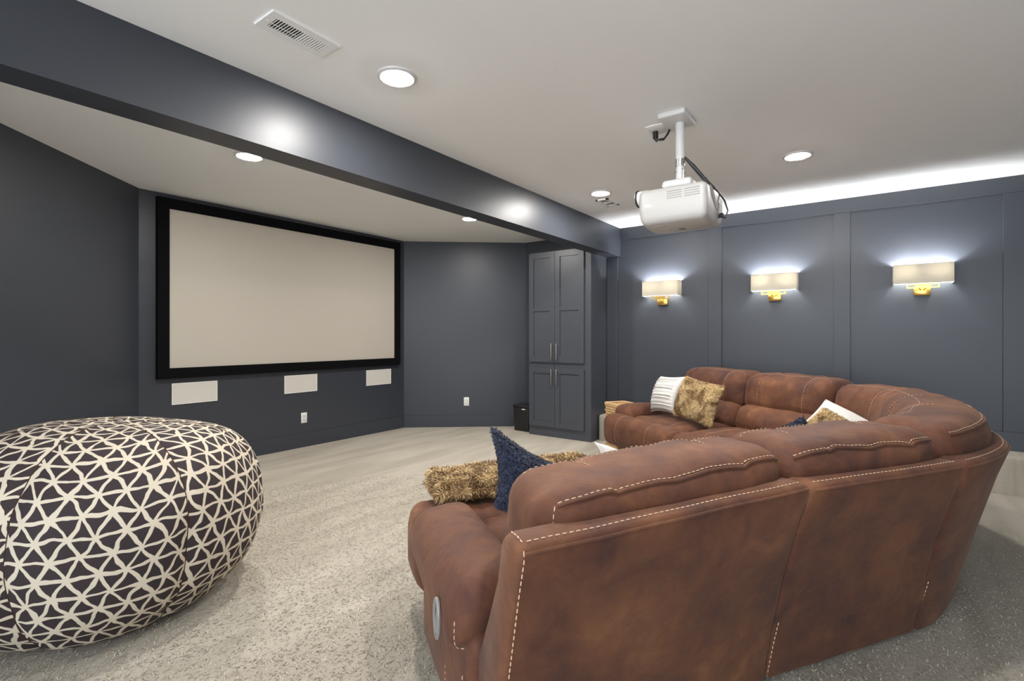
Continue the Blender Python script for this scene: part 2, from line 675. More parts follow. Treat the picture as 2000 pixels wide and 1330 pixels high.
def outlet(c, ang, label):
    t = thing('wall_outlet', label, 'outlet', c, 'white wall outlets')
    R = Matrix.Rotation(ang, 3, 'Z')          # local -Y faces the room
    def P(mb):
        mb.v = [tuple(R @ Vector(p) + Vector(c)) for p in mb.v]
        return mb
    mb = MB()
    mb.rb((0, -.002, 0), (.036, .004, .058), .003, (3, 3, 3))
    obj('cover_plate', P(mb), M['plate'], t)
    for zz in (.02, -.02):
        mb = MB()
        mb.rb((0, -.006, zz), (.017, .0025, .0145), .002, (3, 3, 3))
        r = obj('receptacle', P(mb), M['white'], t)
        for xx in (-.006, .006):
            obj('slot', P(MB().box((xx - .001, -.0092, zz - .001), (xx + .001, -.0084, zz + .007))), M['black'], r)


outlet((3.208, YS - .001, .328), 0, 'white outlet plate low on the screen wall under the middle speaker')
outlet((5.2316, 4.5614, .347), math.atan2(C2[1] - C1[1], C2[0] - C1[0]), 'white outlet plate low on the angled wall left of the cabinet')

# ---------------------------------------------------------------- tall cabinet
XF = 5.318
t = thing('tall_cabinet', 'tall slate blue shaker cabinet with four doors under the beam', 'cabinet', (5.53, 3.13, 0))
mb = MB()
mb.box((XF, 2.705, 0), (XR - .001, 3.578, 2.295))
obj('cabinet_body', mb, M['cab'], t)


def shaker(y0, y1, z0, z1, mids, hy, hz0, hz1):
    xo, th, fw = XF - .002, .02, .068
    mb = MB()
    mb.box((xo - th, y0, z0), (xo, y0 + fw, z1)).box((xo - th, y1 - fw, z0), (xo, y1, z1))
    zz = [(z0, z0 + fw)] + [(m - .022, m + .022) for m in mids] + [(z1 - fw, z1)]
    for a, b in zz:
        mb.box((xo - th, y0 + fw, a), (xo, y1 - fw, b))
    d = obj('door', mb, M['cab'], t)
    for (a, b), (a2, b2) in zip(zz[:-1], zz[1:]):
        obj('door_panel', MB().box((xo - th + .012, y0 + fw - .004, b - .004), (xo - .001, y1 - fw + .004, a2 + .004)), M['cab'], d)
    hb = MB()
    xh = xo - th
    hb.rb((xh - .030, hy, (hz0 + hz1) / 2), (.006, .0065, (hz1 - hz0) / 2), .004, (5, 5, 5))
    for z in (hz0 + .022, hz1 - .022):
        hb.rb((xh - .014, hy, z), (.0145, .005, .006), .003, (4, 4, 4))
    obj('handle', hb, M['nickel'], d)


for (y0, y1, hy) in ((3.190, 3.566, 3.225), (2.790, 3.186, 3.152)):
    shaker(y0, y1, 0.923, 2.285, [1.58], hy, .946, 1.155)
    shaker(y0, y1, 0.122, 0.856, [], hy, .644, .839)

# ---------------------------------------------------------------- bin beside the cabinet
bx, by = 5.505, 3.765
t = thing('waste_bin', 'black lidded waste bin between the cabinet and the angled wall', 'bin', (bx, by, 0))
mb = MB()
def bin_d(p):
    k = 0.93 + 0.07 * (p[2] + .15) / .3
    return Vector((bx + p[0] * k, by + p[1] * k, p[2] + .155))
vs, fs = rbox((.11, .125, .155), .02, (6, 6, 6), bin_d)
mb.add(vs, fs)
obj('bin_body', mb, M['black'], t)
mb = MB()
mb.rb((bx, by, .325), (.115, .13, .018), .012, (5, 5, 5))
obj('lid', mb, M['black'], t)
obj('white_tag', MB().box((bx - .1165, by - .075, .285), (bx - .114, by - .02, .296)), M['plate'], t)['label'] = 'small white tag on the bin'

# ---------------------------------------------------------------- wall sconces
def sconce(yc, label):
    zc = 1.793
    xw = XR
    t = thing('wall_sconce', label, 'sconce', (xw, yc, 1.6), 'brass wall sconces with linen shades')
    hw, hh, dp, th = .205, .084, .135, .003
    x0, x1 = xw - dp, xw - .003
    mb = MB()
    mb.box((x0, yc - hw, zc - hh), (x0 + th, yc + hw, zc + hh))
    mb.box((x0 + th, yc - hw, zc - hh), (x1, yc - hw + th, zc + hh))
    mb.box((x0 + th, yc + hw - th, zc - hh), (x1, yc + hw, zc + hh))
    s = obj('lamp_shade', mb, M['shade'], t)
    mb = MB()
    for z in (zc - hh - .001, zc + hh - .004):
        for lo, hi in (((x0 - .001, yc - hw - .001), (x0 + .004, yc + hw + .001)), ((x0, yc - hw - .001), (x1, yc - hw + .004)), ((x0, yc + hw - .004), (x1, yc + hw + .001))):
            mb.box((*lo, z), (*hi, z + .005))
    obj('shade_trim', mb, M['cotton'], s)
    obj('diffuser', MB().box((x0 + .006, yc - hw + .006, zc - hh + .006), (x1 - .002, yc + hw - .006, zc - hh + .009)), M['diff'], t)
    # brass: back block, arms, open rectangular frame
    mb = MB()
    mb.rb((xw - .02, yc, 1.645), (.02, .058, .038), .003, (3, 3, 3))
    obj('backplate', mb, M['brass'], t)
    mb = MB()
    fx = xw - .118
    fz0, fz1, fy = 1.666, 1.706, .112
    for lo, hi in (((fx - .006, yc - fy, fz0), (fx + .006, yc + fy, fz0 + .010)), ((fx - .006, yc - fy, fz1 - .010), (fx + .006, yc + fy, fz1)),
                   ((fx - .006, yc - fy, fz0), (fx + .006, yc - fy + .010, fz1)), ((fx - .006, yc + fy - .010, fz0), (fx + .006, yc + fy, fz1)),
                   ((fx - .005, yc - .055, fz0), (fx + .005, yc + .055, fz1))):
        mb.box(lo, hi)
    obj('bracket_frame', mb, M['brass'], t)
    mb = MB()
    for q in (-.022, .022):
        mb.tube([(xw - .03, yc + q * .4, 1.655), (xw - .075, yc + q, 1.668), (fx, yc + q * 1.4, 1.674)], .006, 8)
    obj('arm', mb, M['brass'], t)
    for q in (-.115, .115):
        b = obj('bulb', MB().lathe((xw - .096, yc + q, zc + .004), [(.006, 0), (.013, .008), (.017, .022), (.015, .036), (.006, .046)], 14), M['bulb'], t)
        obj('lamp_holder', MB().lathe((xw - .096, yc + q, zc - .06), [(.011, 0), (.011, .063)], 12), M['plate'], b)
    return t


s0 = sconce(1.995, 'lit brass sconce with linen shade, left of three, on panel nearest the cabinet')
dup(s0, (XR, 0.834, 1.6), 'lit brass sconce with linen shade on the middle wall panel')
dup(s0, (XR, -0.333, 1.6), 'lit brass sconce with linen shade, right of three, above sofa corner')

# ---------------------------------------------------------------- projector
px, py = 3.045, 0.955
t = thing('projector', 'white ceiling projector hanging on a short white pole over the sofa', 'projector', (px, py, ZC))
mb = MB()
mb.rb((3.02, 0.965, ZC - .014), (.115, .082, .016), .012, (6, 6, 6))
obj('ceiling_plate', mb, M['white'], t)
obj('pole', MB().tube([(px, py, ZC - .02), (px, py, 2.31)], .026, 20), M['white'], t)
obj('pole_collar', MB().lathe((px, py, 2.268), [(.024, 0), (.0285, .001), (.0285, .044), (.027, .045)], 20), M['steel'], t)
obj('lower_tube', MB().tube([(px, py, 2.30), (px, py, 2.15)], .0225, 20), M['white'], t)
mb = MB()
for (a, z) in ((0.3, 2.25), (2.4, 2.235), (4.0, 2.25), (5.4, 2.232)):
    mb.tube([(px + .02 * math.cos(a), py + .02 * math.sin(a), z), (px + .034 * math.cos(a), py + .034 * math.sin(a), z)], .004, 8)
obj('set_screw', mb, M['steel'], t, kind='stuff')
mb = MB()
mb.rb((px, py, 2.155), (.075, .088, .026), .02, (6, 6, 6))
obj('mount_bracket', mb, M['white'], t)
for sx in (-1, 1):
    for sy in (-1, 1):
        obj('mount_leg', MB().tube([(px + .06 * sx, py + .06 * sy, 2.15), (px + .09 * sx, py + .1 * sy, 2.10)], .006, 8), M['white'], t)
BX, BY, BZ = 3.055, 0.948, 2.015
def proj_d(p):
    x, y, z = p
    k = 1.0
    if z < -.02:                       # the underside tucks in
        k = 1 - .9 * (-.02 - z) ** 1.0 * 1.3
    x2, y2 = x * k, y * (1 - (1 - k) * .55)
    y2 += 0.018 * (1 - (x / .2) ** 2) * (1 if y > .1 else 0)
    return Vector((BX + x2, BY + y2, BZ + z - .022 * (1 - (x / .2) ** 2) * (1 if z < 0 else 0)))
vs, fs = rbox((.195, .195, .098), .035, (20, 20, 16), proj_d)
body = obj('projector_body', MB().add(vs, fs), M['projbody'], t, ang=50)
mb = MB()
mb.tube([(BX - .11, BY + .17, BZ + .07), (BX - .11, BY + .235, BZ + .07)], .045, 24)
obj('lens_barrel', mb, M['plate'], t)
mb = MB()
for k in range(14):
    a = PI * k / 13
    pass
mb.tube([(BX - .11 + .047 * math.cos(2 * PI * k / 24), BY + .228, BZ + .07 + .047 * math.sin(2 * PI * k / 24)) for k in range(24)], .006, 6, closed=True)
obj('lens_ring', mb, M['black'], t)['label'] = 'black lens ring'
mb = MB()                              # slots of the exhaust grille on the long side
for r in range(4):
    for q in range(2):
        ya = BY - .02 - .10 * q
        mb.box((BX - .1975, ya - .04, BZ + .062 - r * .013), (BX - .19, ya + .045, BZ + .066 - r * .013))
obj('side_vent', mb, M['greyplast'], t, kind='stuff')
mb = MB()
for r in range(7):
    mb.tube([(BX - .12 + .012 * r, BY - .1965, BZ + .082 - .002 * r), (BX - .085 + .012 * r, BY - .1975, BZ + .04 - .006 * r), (BX - .02 + .012 * r, BY - .197, BZ - .002 - .008 * r)], .0028, 5)
obj('rear_vent', mb, M['greyplast'], t, kind='stuff')
obj('connector_panel', MB().box((BX + .03, BY - .1985, BZ - .045), (BX + .15, BY - .190, BZ + .02)), M['greyplast'], t)
mb = MB()
mb.box((BX - .11, BY + .06, BZ - .1145), (BX - .03, BY + .13, BZ - .108))
obj('intake_filter', mb, M['greyplast'], t)
mb = MB()
mb.box((BX - .02, BY - .02, BZ - .1215), (BX + .02, BY + .015, BZ - .115))
obj('underside_label', mb, M['damper'], t)
mb = MB()
mb.box((BX - .1972, BY + .115, BZ - .012), (BX - .1935, BY + .155, BZ + .004))
obj('badge', mb, M['plate'], t)
mb = MB()
cp = [(px + .01, py - .025, 2.325), (px + .03, py - .07, 2.27), (px + .06, py - .13, 2.19), (px + .09, py - .185, 2.12), (px + .12, py - .225, 2.06), (px + .15, py - .238, 2.00), (px + .14, py - .225, 1.955), (px + .10, py - .20, 1.965)]
mb.tube(cp, [.006, .010, .007, .006, .006, .005, .005, .005], 8)
mb.tube([(a + .006, b + .004, c - .016 * math.sin(i * .9)) for i, (a, b, c) in enumerate(cp[:6])], .004, 6)
obj('cable', mb, M['black'], t)
for i in (2, 3, 4):
    a, b, c = cp[i]
    obj('cable_tie', MB().tube([(a - .014, b, c + .004), (a + .014, b - .002, c + .008)], .003, 6), M['black'], t)
mb = MB()
mb.tube([(px + .10, py - .225, 1.965), (px + .10, py - .19, 1.965)], .014, 10)
obj('plug', mb, M['black'], t)
# ceiling outlet with plug beside the mount
oc = (3.115, 1.11, ZC)
t = thing('ceiling_outlet', 'white ceiling outlet plate with black plug beside the projector mount', 'outlet', oc)
mb = MB()
mb.rb((oc[0], oc[1], ZC - .003), (.075, .062, .005), .004, (3, 3, 3))
obj('cover_plate', mb, M['plate'], t)
mb = MB()
mb.tube([(oc[0] + .02, oc[1] + .028, ZC - .006), (oc[0] + .02, oc[1] + .028, ZC - .05)], .017, 12)
mb.tube([(oc[0] + .02, oc[1] + .028, ZC - .05), (oc[0] + .02, oc[1] + .02, ZC - .075)], [.012, .004], 10)
obj('plug', mb, M['black'], t)
mb = MB()
mb.tube([(oc[0] + .02, oc[1] + .02, ZC - .062), (oc[0] + .03, oc[1] - .02, ZC - .066), (oc[0] - .0, oc[1] - .06, ZC - .045), (oc[0] - .03, oc[1] - .085, ZC - .016)], .006, 8)
mb.tube([(oc[0] + .03, oc[1] + .01, ZC - .056), (oc[0] + .035, oc[1] - .025, ZC - .056), (oc[0] + .005, oc[1] - .06, ZC - .035), (oc[0] - .028, oc[1] - .08, ZC - .012)], .0045, 8)
obj('cord', mb, M['black'], t)

# ---------------------------------------------------------------- sectional sofa, in (s, v, z): s along the back, v inwards
OX, OY = 1.989, 0.341
SA = math.radians(-33.2)
U = Vector((math.cos(SA), math.sin(SA), 0))
V = Vector((-U.y, U.x, 0))
S1, RAD, RADU = 0.82, 1.26, 1.43     # the corner bows a little wider along the back of the near wing
ARC = RAD * PI / 2
SEND = S1 + ARC + 1.88


def uv2w(a, b, z=0.0):
    return Vector((OX, OY, 0)) + U * a + V * b + Vector((0, 0, z))


def sofa_pt(s, v, z):
    if s <= S1:                       # the first unit stands slightly askew
        return uv2w(s, v + .115 * min(0.0, s), z)
    if s <= S1 + ARC:
        f = (s - S1) / RAD
        k = 1 - .06 * math.sin(2 * f) ** 2
        return uv2w(S1 + (RADU - v) * k * math.sin(f), RAD - (RAD - v) * k * math.cos(f), z)
    return uv2w(S1 + RADU - v, RAD + (s - S1 - ARC), z)


def N(p, sc, seed=0.0):
    return noise.noise(Vector((p[0] * sc + seed, p[1] * sc + seed * 1.7, p[2] * sc - seed)))


sofa = thing('sectional_sofa', 'brown suede corner sectional recliner sofa with cream contrast stitching', 'sofa', tuple(uv2w(0.8, 0.9)))


def stitch(path, parent, dash=.0125, gap=.0070, wd=.0018, up=None):
    """dashes of thread along a list of points, set half into the surface"""
    pts = [Vector(p) for p in path]
    L = [0.0]
    for a, b in zip(pts[:-1], pts[1:]):
        L.append(L[-1] + (b - a).length)
    tot = L[-1]

    def at(d):
        for i in range(len(pts) - 1):
            if L[i + 1] >= d:
                k = (d - L[i]) / max(1e-9, L[i + 1] - L[i])
                return pts[i].lerp(pts[i + 1], k)
        return pts[-1]
    mb = MB()
    d = 0.0
    while d + dash < tot:
        a, m, b = at(d), at(d + dash / 2), at(d + dash)
        mb.tube([a, m + (m - a) * 0.0, b], [wd * .6, wd, wd * .6], 5)
        d += dash + gap
    if mb.v:
        return obj('stitching', mb, M['thread'], parent, kind='stuff')


SHELL = [(-.02, .025), (-.055, .20), (-.11, .42), (-.17, .64), (-.205, .745), (-.202, .766), (-.188, .776), (-.150, .777), (-.105, .772), (-.088, .755), (-.06, .66), (.03, .50), (.14, .30), (.16, .06), (.10, .025)]


def shell(s0, s1, n, name='back_shell', drop=0.0, inset=0.0):
    # inset: the far wing's back stands steeper, clear of the step along the wall
    SH = [(v + inset * (1 if v < .08 else .4), z) for v, z in SHELL]
    cv = sum(p[0] for p in SH) / len(SH)
    cz = sum(p[1] for p in SH) / len(SH)
    ss = [s0, s0 + .004, s0 + .014, s0 + .03]
    ins = [.022, .010, .003, 0]
    mid = [s0 + .03 + (s1 - s0 - .06) * i / n for i in range(1, n)]
    ss += mid + [s1 - .03, s1 - .014, s1 - .004, s1]
    ins += [0] * len(mid) + [0, .003, .010, .022]
    mb = MB()
    k = len(SH)
    vs, fs = [], []
    for s, q in zip(ss, ins):
        for (v, z) in SH:
            dv, dz = cv - v, cz - z
            L = math.hypot(dv, dz)
            vv, zz = v + dv / L * q, z + dz / L * q
            w = sofa_pt(s, vv, zz)
            a = N(w, 3.1, 2.0) * .010 + N(w, 7.3, 5.0) * .004
            vs.append(sofa_pt(s, vv + a * (1 if v < 0 else 0), zz - (drop if zz > .6 else 0)))
    for i in range(len(ss) - 1):
        for j in range(k):
            j2 = (j + 1) % k
            fs.append((i * k + j, i * k + j2, (i + 1) * k + j2, (i + 1) * k + j))
    fs.append(tuple(range(k)))
    fs.append(tuple((len(ss) - 1) * k + j for j in range(k)))
    return obj(name, mb.add(vs, fs), M['suede'], sofa, ang=70)


def shell_pt(s, v, z):
    w = sofa_pt(s, v, z)
    a = N(w, 3.1, 2.0) * .010 + N(w, 7.3, 5.0) * .004
    return sofa_pt(s, v + a, z)


mods = [(-1.06, 0.0), (0.004, 0.816), (0.82, 0.82 + ARC), (0.824 + ARC, 1.636 + ARC), (1.64 + ARC, SEND)]
for i, (a, b) in enumerate(mods):
    sh = shell(a, b, 10 if i != 2 else 44, drop=.0 if i in (0, 4) else .006, inset=.15 if i > 2 else 0)
    n = 60 if i == 2 else 16
    st = stitch([shell_pt(a + .025 + (b - a - .05) * q / n, -.186 + (.15 if i > 2 else 0), .778 - (0 if i in (0, 4) else .006)) for q in range(n + 1)], sh)
    mbp = MB()
    mbp.tube([shell_pt(a + .012 + (b - a - .024) * q / n, -.2055 + (.15 if i > 2 else 0), .757 - (0 if i in (0, 4) else .006)) for q in range(n + 1)], .0045, 6)
    obj('piping', mbp, M['suede'], sh)
    if i == 0:                         # stitched end corner, running down the edge
        e = [(-.184, .776), (-.150, .7785), (-.108, .774)]
        stitch([sofa_pt(a + .016, v, z) for v, z in e], sh)
        stitch([shell_pt(a + .010, p[0] - .003, p[1]) for p in reversed(SHELL[:6])], sh)
    if i in (1, 2):
        stitch([sofa_pt(a + .010, v - .001, z) for v, z in ((-.02, .03), (-.05, .17), (-.075, .27))], sh)


def cushion(name, s0, s1, v0, v1, z0, z1, r, n, tilt=0.0, puff=(0, 0, 0), ribs=(), ribd=.012, sag=0.0, wr=.006, seed=0.0, parent=None, bulge=0.0, slope=0.0):
    hs, hv, hz = (s1 - s0) / 2, (v1 - v0) / 2, (z1 - z0) / 2
    sc, vc, zc = (s0 + s1) / 2, (v0 + v1) / 2, (z0 + z1) / 2

    def df(p):
        x, y, z = p
        a, b, c = x / hs, y / hv, z / hz
        y2 = y + puff[1] * (1 - a ** 4) * (1 - c * c) * (1 if y > 0 else -1) * min(1, abs(b) * 2)
        z2 = z + puff[2] * (1 - a ** 4) * (1 - b * b) * (1 if z > 0 else -.4) * min(1, abs(c) * 2)
        x2 = x + puff[0] * (1 - b * b) * (1 - c * c) * (1 if x > 0 else -1) * min(1, abs(a) * 2)
        y2 += tilt * c
        z2 += slope * (a - 1) * max(0, c)
        if bulge:
            y2 += bulge * (1 - c * c)
        for q in ribs:
            g = math.exp(-((x - q * hs) / .014) ** 2)
            y2 -= ribd * g * (1 if b > .2 else 0)
            z2 -= ribd * g * (1 if c > .2 else 0)
        w = sofa_pt(sc + x2, vc + y2, zc + z2)
        wn = wr * (N(w, 6.0, seed) + .5 * N(w, 14.0, seed + 3))
        z2 += wn
        y2 += wn * .7
        if sag:
            z2 -= sag * abs(a) ** 6
        return sofa_pt(sc + x2, vc + y2, zc + z2)
    vs, fs = rbox((hs, hv, hz), r, n, df)
    o = obj(name, MB().add(vs, fs), M['suede'], parent or sofa, ang=60)
    rr = min(r, hs * .999, hv * .999, hz * .999)

    def sp(q, off=.0012):
        p = rpt(q, (hs, hv, hz), rr)
        return df(tuple(t_ * (1 + off / max(.02, abs(t_))) if abs(t_) > 1e-6 else t_ for t_ in p))
    return o, sp


def line(sp, a, b, n=30):
    return [sp(tuple(x + (y - x) * i / n for x, y in zip(a, b))) for i in range(n + 1)]


# seats, lumbar pads, back cushions, footrests
def module(s0, s1, sd, corner=False, top=.885):
    k = 3 if corner else 1
    nn = 36 * k
    rb_ = (-.52, .52) if not corner else (-.45, 0.0, .45)
    # upper back cushion
    o, sp = cushion('back_cushion', s0 + .004 - (.09 if s0 < -.5 else 0), s1 - .004, -.115, .215, .60, top, .082, (nn, 12, 14), tilt=-.02, puff=(0.008, .03, .016), ribs=rb_, ribd=.009, sag=.015, wr=.010, seed=sd, slope=.017 if s0 < -.5 else 0)
    stitch(line(sp, (-.955, -.985, .96), (.955, -.985, .96), 40 * k), o)
    stitch(line(sp, (-.93, .55, 1.0), (.93, .55, 1.0), 40 * k), o, dash=.010, gap=.011, wd=.0014)
    mb = MB()
    mb.tube(line(sp, (-.96, -1.0, .86), (.96, -1.0, .86), 40 * k), .0055, 6)
    obj('piping', mb, M['suede'], o)
    for e in ((-1,) if s0 < -.5 else ()):
        stitch([sp((e * .985, -1.0, z)) for z in (.9, .6, .2, -.2, -.6)], o)
    for q in rb_:
        stitch([sp((q + .02, y, 1.0)) for y in (.2, .5, .8)] + [sp((q + .02, 1.0, z)) for z in (.9, .6, .3, 0, -.3, -.6, -.9)], o, wd=.0013)
    # lumbar pad
    o, sp = cushion('lumbar_pad', s0 + .006, s1 - .006, .02, .335, .40, .66, .10, (nn, 10, 10), tilt=-.035, puff=(.006, .03, .0), ribs=rb_, ribd=.008, wr=.008, seed=sd + 1)
    for q in rb_:
        stitch([sp((q + .02, 1.0, z)) for z in (.9, .5, 0, -.5, -.9)], o, wd=.0013)
    # seat
    o, sp = cushion('seat_cushion', s0 + .006, s1 - .006, .22, .86, .25, .452, .07, (nn, 18, 8), puff=(.004, .01, .022), wr=.009, seed=sd + 2)
    for q in ((-.45, .45) if not corner else ()):
        stitch(line(sp, (q, -.3, 1.0), (q, .95, 1.0), 12), o, wd=.0013)


def footrest(s0, s1, sd, out=1.06, up=0.0):
    o, sp = cushion('footrest_pad', s0, s1, .80, out, .15, .450 + up, .085, (36, 12, 12), puff=(.008, .02, .012), ribs=(-.45, .45), ribd=.010, wr=.009, seed=sd)
    for q in (-.45, .45):
        stitch([sp((q + .02, y, 1.0)) for y in (-.4, 0, .4, .8)] + [sp((q + .02, 1.0, z)) for z in (.9, .6, .3, 0, -.3, -.6)], o, wd=.0013)
    cushion('front_panel', s0 + .02, s1 - .02, .60, .78, .03, .30, .03, (16, 6, 6), wr=.004, seed=sd + 4)


module(-.86, 0.0, 1.0, top=.878)
module(0.0, .82, 4.0, top=.875)
module(.83, .81 + ARC, 9.0, True, top=.895)
module(.82 + ARC, 1.64 + ARC, 14.0, top=.915)
module(1.64 + ARC, SEND - .26, 21.0, top=.915)
footrest(-1.10, 0.0, 2.2, 1.14, .03)
footrest(0.006, .80, 6.2)
footrest(.84 + ARC, 1.634 + ARC, 11.2, 1.02)
footrest(1.64 + ARC, SEND, 16.2, 1.02)
cushion('corner_plinth', .84, .80 + ARC, .14, .84, .03, .30, .03, (40, 6, 6), wr=.003)


def arm(sin_, sout, sg, sd):
    """padded arm between the inner side sin_ and the outer side sout (sg: which way is out)"""
    a, b = min(sin_, sout), max(sin_, sout)
    pn, _ = cushion('arm_panel', a + (.025 if sg < 0 else .0), b - (.025 if sg > 0 else 0), .10 + (.10 if sg > 0 else 0), .80, .025, .40, .04, (10, 16, 14), puff=(.02, 0, 0), wr=.006, seed=sd)
    hs = (b - a) / 2 + .018
    sc = (a + b) / 2 + sg * .004
    hv, hz, vc, zc = .38, .090, .50, .432

    def df(p):
        x, y, z = p
        q, r2, c = x / hs, y / hv, z / hz
        z2 = z + .020 * (1 - q * q) * (c > 0) - .0 
        # the outer side drapes down over the panel, more so towards the back
        out = max(0.0, q * sg)
        z2 -= (.03 - .02 * r2) * out * out * (.35 + .65 * (1 - max(0, c)))
        z2 += .015 * (1 - r2 * r2) * (c > 0)
        x2 = x + sg * .012 * (1 - c * c) * (1 - r2 * r2)
        w = sofa_pt(sc + x2, vc + y, zc + z2)
        z2 += .010 * N(w, 5, sd)
        return sofa_pt(sc + x2, vc + y, zc + z2)
    vs, fs = rbox((hs, hv, hz), .085, (18, 30, 16), df)
    pad = obj('arm_pad', MB().add(vs, fs), M['suede'], sofa, ang=60)
    e = []
    for i in range(13):
        f = -.50 * PI + i / 12 * .62 * PI
        e.append(df(rpt((max(-1, min(1, sg * math.cos(f) * 1.3)), -.93, max(-1, min(1, math.sin(f) * 1.3))), (hs * 1.004, hv * 1.004, hz * 1.01), .085)))
    stitch(e, pad)
    return pn, pad


pn, pad0 = arm(-.86, -1.11, -1, 31.0)
arm(SEND - .26, SEND, 1, 37.0)
# vertical stitched seams on the outside of the near arm
stitch([sofa_pt(-1.105, .12 + .0 * z, z) for z in (.03, .12, .21, .30)], pn)
stitch([sofa_pt(-1.112, .30, z) for z in (.03, .12, .22)], pn, wd=.0010, dash=.008, gap=.012)
# recliner pull handle
from mathutils.bvhtree import BVHTree
best = None
for o_ in (pn, pad0):
    bv = BVHTree.FromPolygons([v_.co + Vector(ORG[o_.name]) for v_ in o_.data.vertices], [tuple(q.vertices) for q in o_.data.polygons])
    hit = bv.ray_cast(sofa_pt(-1.6, .33, .385), U)
    if hit[0] is not None and (best is None or hit[3] < best):
        best, hc = hit[3], hit[0] - U * .001
mb = MB()
ring = [hc + V * (.030 * math.cos(q)) + Vector((0, 0, .058 * math.sin(q))) - U * .003 for q in [2 * PI * i / 28 for i in range(28)]]
mb.tube(ring, .0065, 8, closed=True)
hr = obj('recliner_handle', mb, M['handle'], sofa)
hr['label'] = 'grey plastic oval recliner pull handle'
mb = MB()
n = 20
vs = [hc + V * (.030 * math.cos(2 * PI * i / n)) + Vector((0, 0, .058 * math.sin(2 * PI * i / n))) - U * .0005 for i in range(n)]
vs += [p + U * .004 for p in vs]
mb.add(vs, [tuple(range(n)), tuple(reversed(range(n, 2 * n)))] + [(i, (i + 1) % n, n + (i + 1) % n, n + i) for i in range(n)])
obj('handle_cup', mb, M['black'], hr)
mb = MB()
R = Matrix((U, V, Vector((0, 0, 1)))).transposed()
mb.rb(tuple(hc - U * .002 + V * -.009 + Vector((0, 0, -.012))), (.004, .014, .034), .005, (4, 4, 4), R)
obj('pull_lever', mb, M['handle'], hr)


# ---------------------------------------------------------------- fur strands
def fur(parent, src, n, length, width, mat, comb=(0, 0, 0), tilt=.9, rnd=.5, seed=0, name='fur', clip=None):
    """thin tapering ribbons rooted over the faces of src (a mesh object with the same origin as parent)"""
    rg = np.random.default_rng(seed)
    me = src.data
    me.calc_loop_triangles()
    nv = len(me.vertices)
    co = np.empty(nv * 3, dtype=np.float32)
    me.vertices.foreach_get('co', co)
    co = co.reshape(-1, 3)
    tr = np.empty(len(me.loop_triangles) * 3, dtype=np.int32)
    me.loop_triangles.foreach_get('vertices', tr)
    tr = tr.reshape(-1, 3)
    a, b, c = co[tr[:, 0]], co[tr[:, 1]], co[tr[:, 2]]
    cr = np.cross(b - a, c - a)
    ar = np.linalg.norm(cr, axis=1)
    nm = cr / np.maximum(ar, 1e-12)[:, None]
    pick = rg.choice(len(tr), n, p=ar / ar.sum())
    r1, r2 = rg.random(n), rg.random(n)
    k = r1 + r2 > 1
    r1[k], r2[k] = 1 - r1[k], 1 - r2[k]
    p = a[pick] + (b - a)[pick] * r1[:, None] + (c - a)[pick] * r2[:, None]
    nn = nm[pick]
    cb = np.tile(np.array(comb, dtype=np.float32), (n, 1)) + rg.normal(0, rnd, (n, 3))
    cb -= nn * (cb * nn).sum(1)[:, None]
    cb /= np.maximum(np.linalg.norm(cb, axis=1), 1e-6)[:, None]
    return ribbons(parent, p, nn, cb, length, width, mat, tilt, rg, name)


def ribbons(parent, p, nn, cb, length, width, mat, tilt, rg, name):
    n = len(p)
    sd = np.cross(nn, cb)
    ln = (length * (.65 + .7 * rg.random(n)))[:, None]
    d1 = nn * (1 / tilt) + cb
    d1 /= np.linalg.norm(d1, axis=1)[:, None]
    d2 = nn * .25 + cb
    d2 /= np.linalg.norm(d2, axis=1)[:, None]
    m = p + d1 * ln * .5
    e = m + d2 * ln * .5
    w0, w1 = sd * width * .5, sd * width * .42
    vs = np.stack([p - w0, p + w0, m + w1, m - w1, e], axis=1).reshape(-1, 3).astype(np.float32)
    i0 = np.arange(n, dtype=np.int32)[:, None] * 5
    loops = np.concatenate([i0 + np.array([[0, 1, 2, 3]], dtype=np.int32), i0 + np.array([[3, 2, 4]], dtype=np.int32)], axis=1).reshape(-1)
    me = bpy.data.meshes.new(name)
    me.vertices.add(n * 5)
    me.vertices.foreach_set('co', vs.reshape(-1))
    me.loops.add(n * 7)
    me.loops.foreach_set('vertex_index', loops)
    me.polygons.add(n * 2)
    st = (np.arange(n, dtype=np.int32)[:, None] * 7 + np.array([[0, 4]], dtype=np.int32)).reshape(-1)
    me.polygons.foreach_set('loop_start', st)
    me.update(calc_edges=True)
    me.materials.append(mat)
    o = bpy.data.objects.new(name, me)
    C.objects.link(o)
    if parent is not None:
        o.parent = parent
    o['kind'] = 'stuff'
    return o


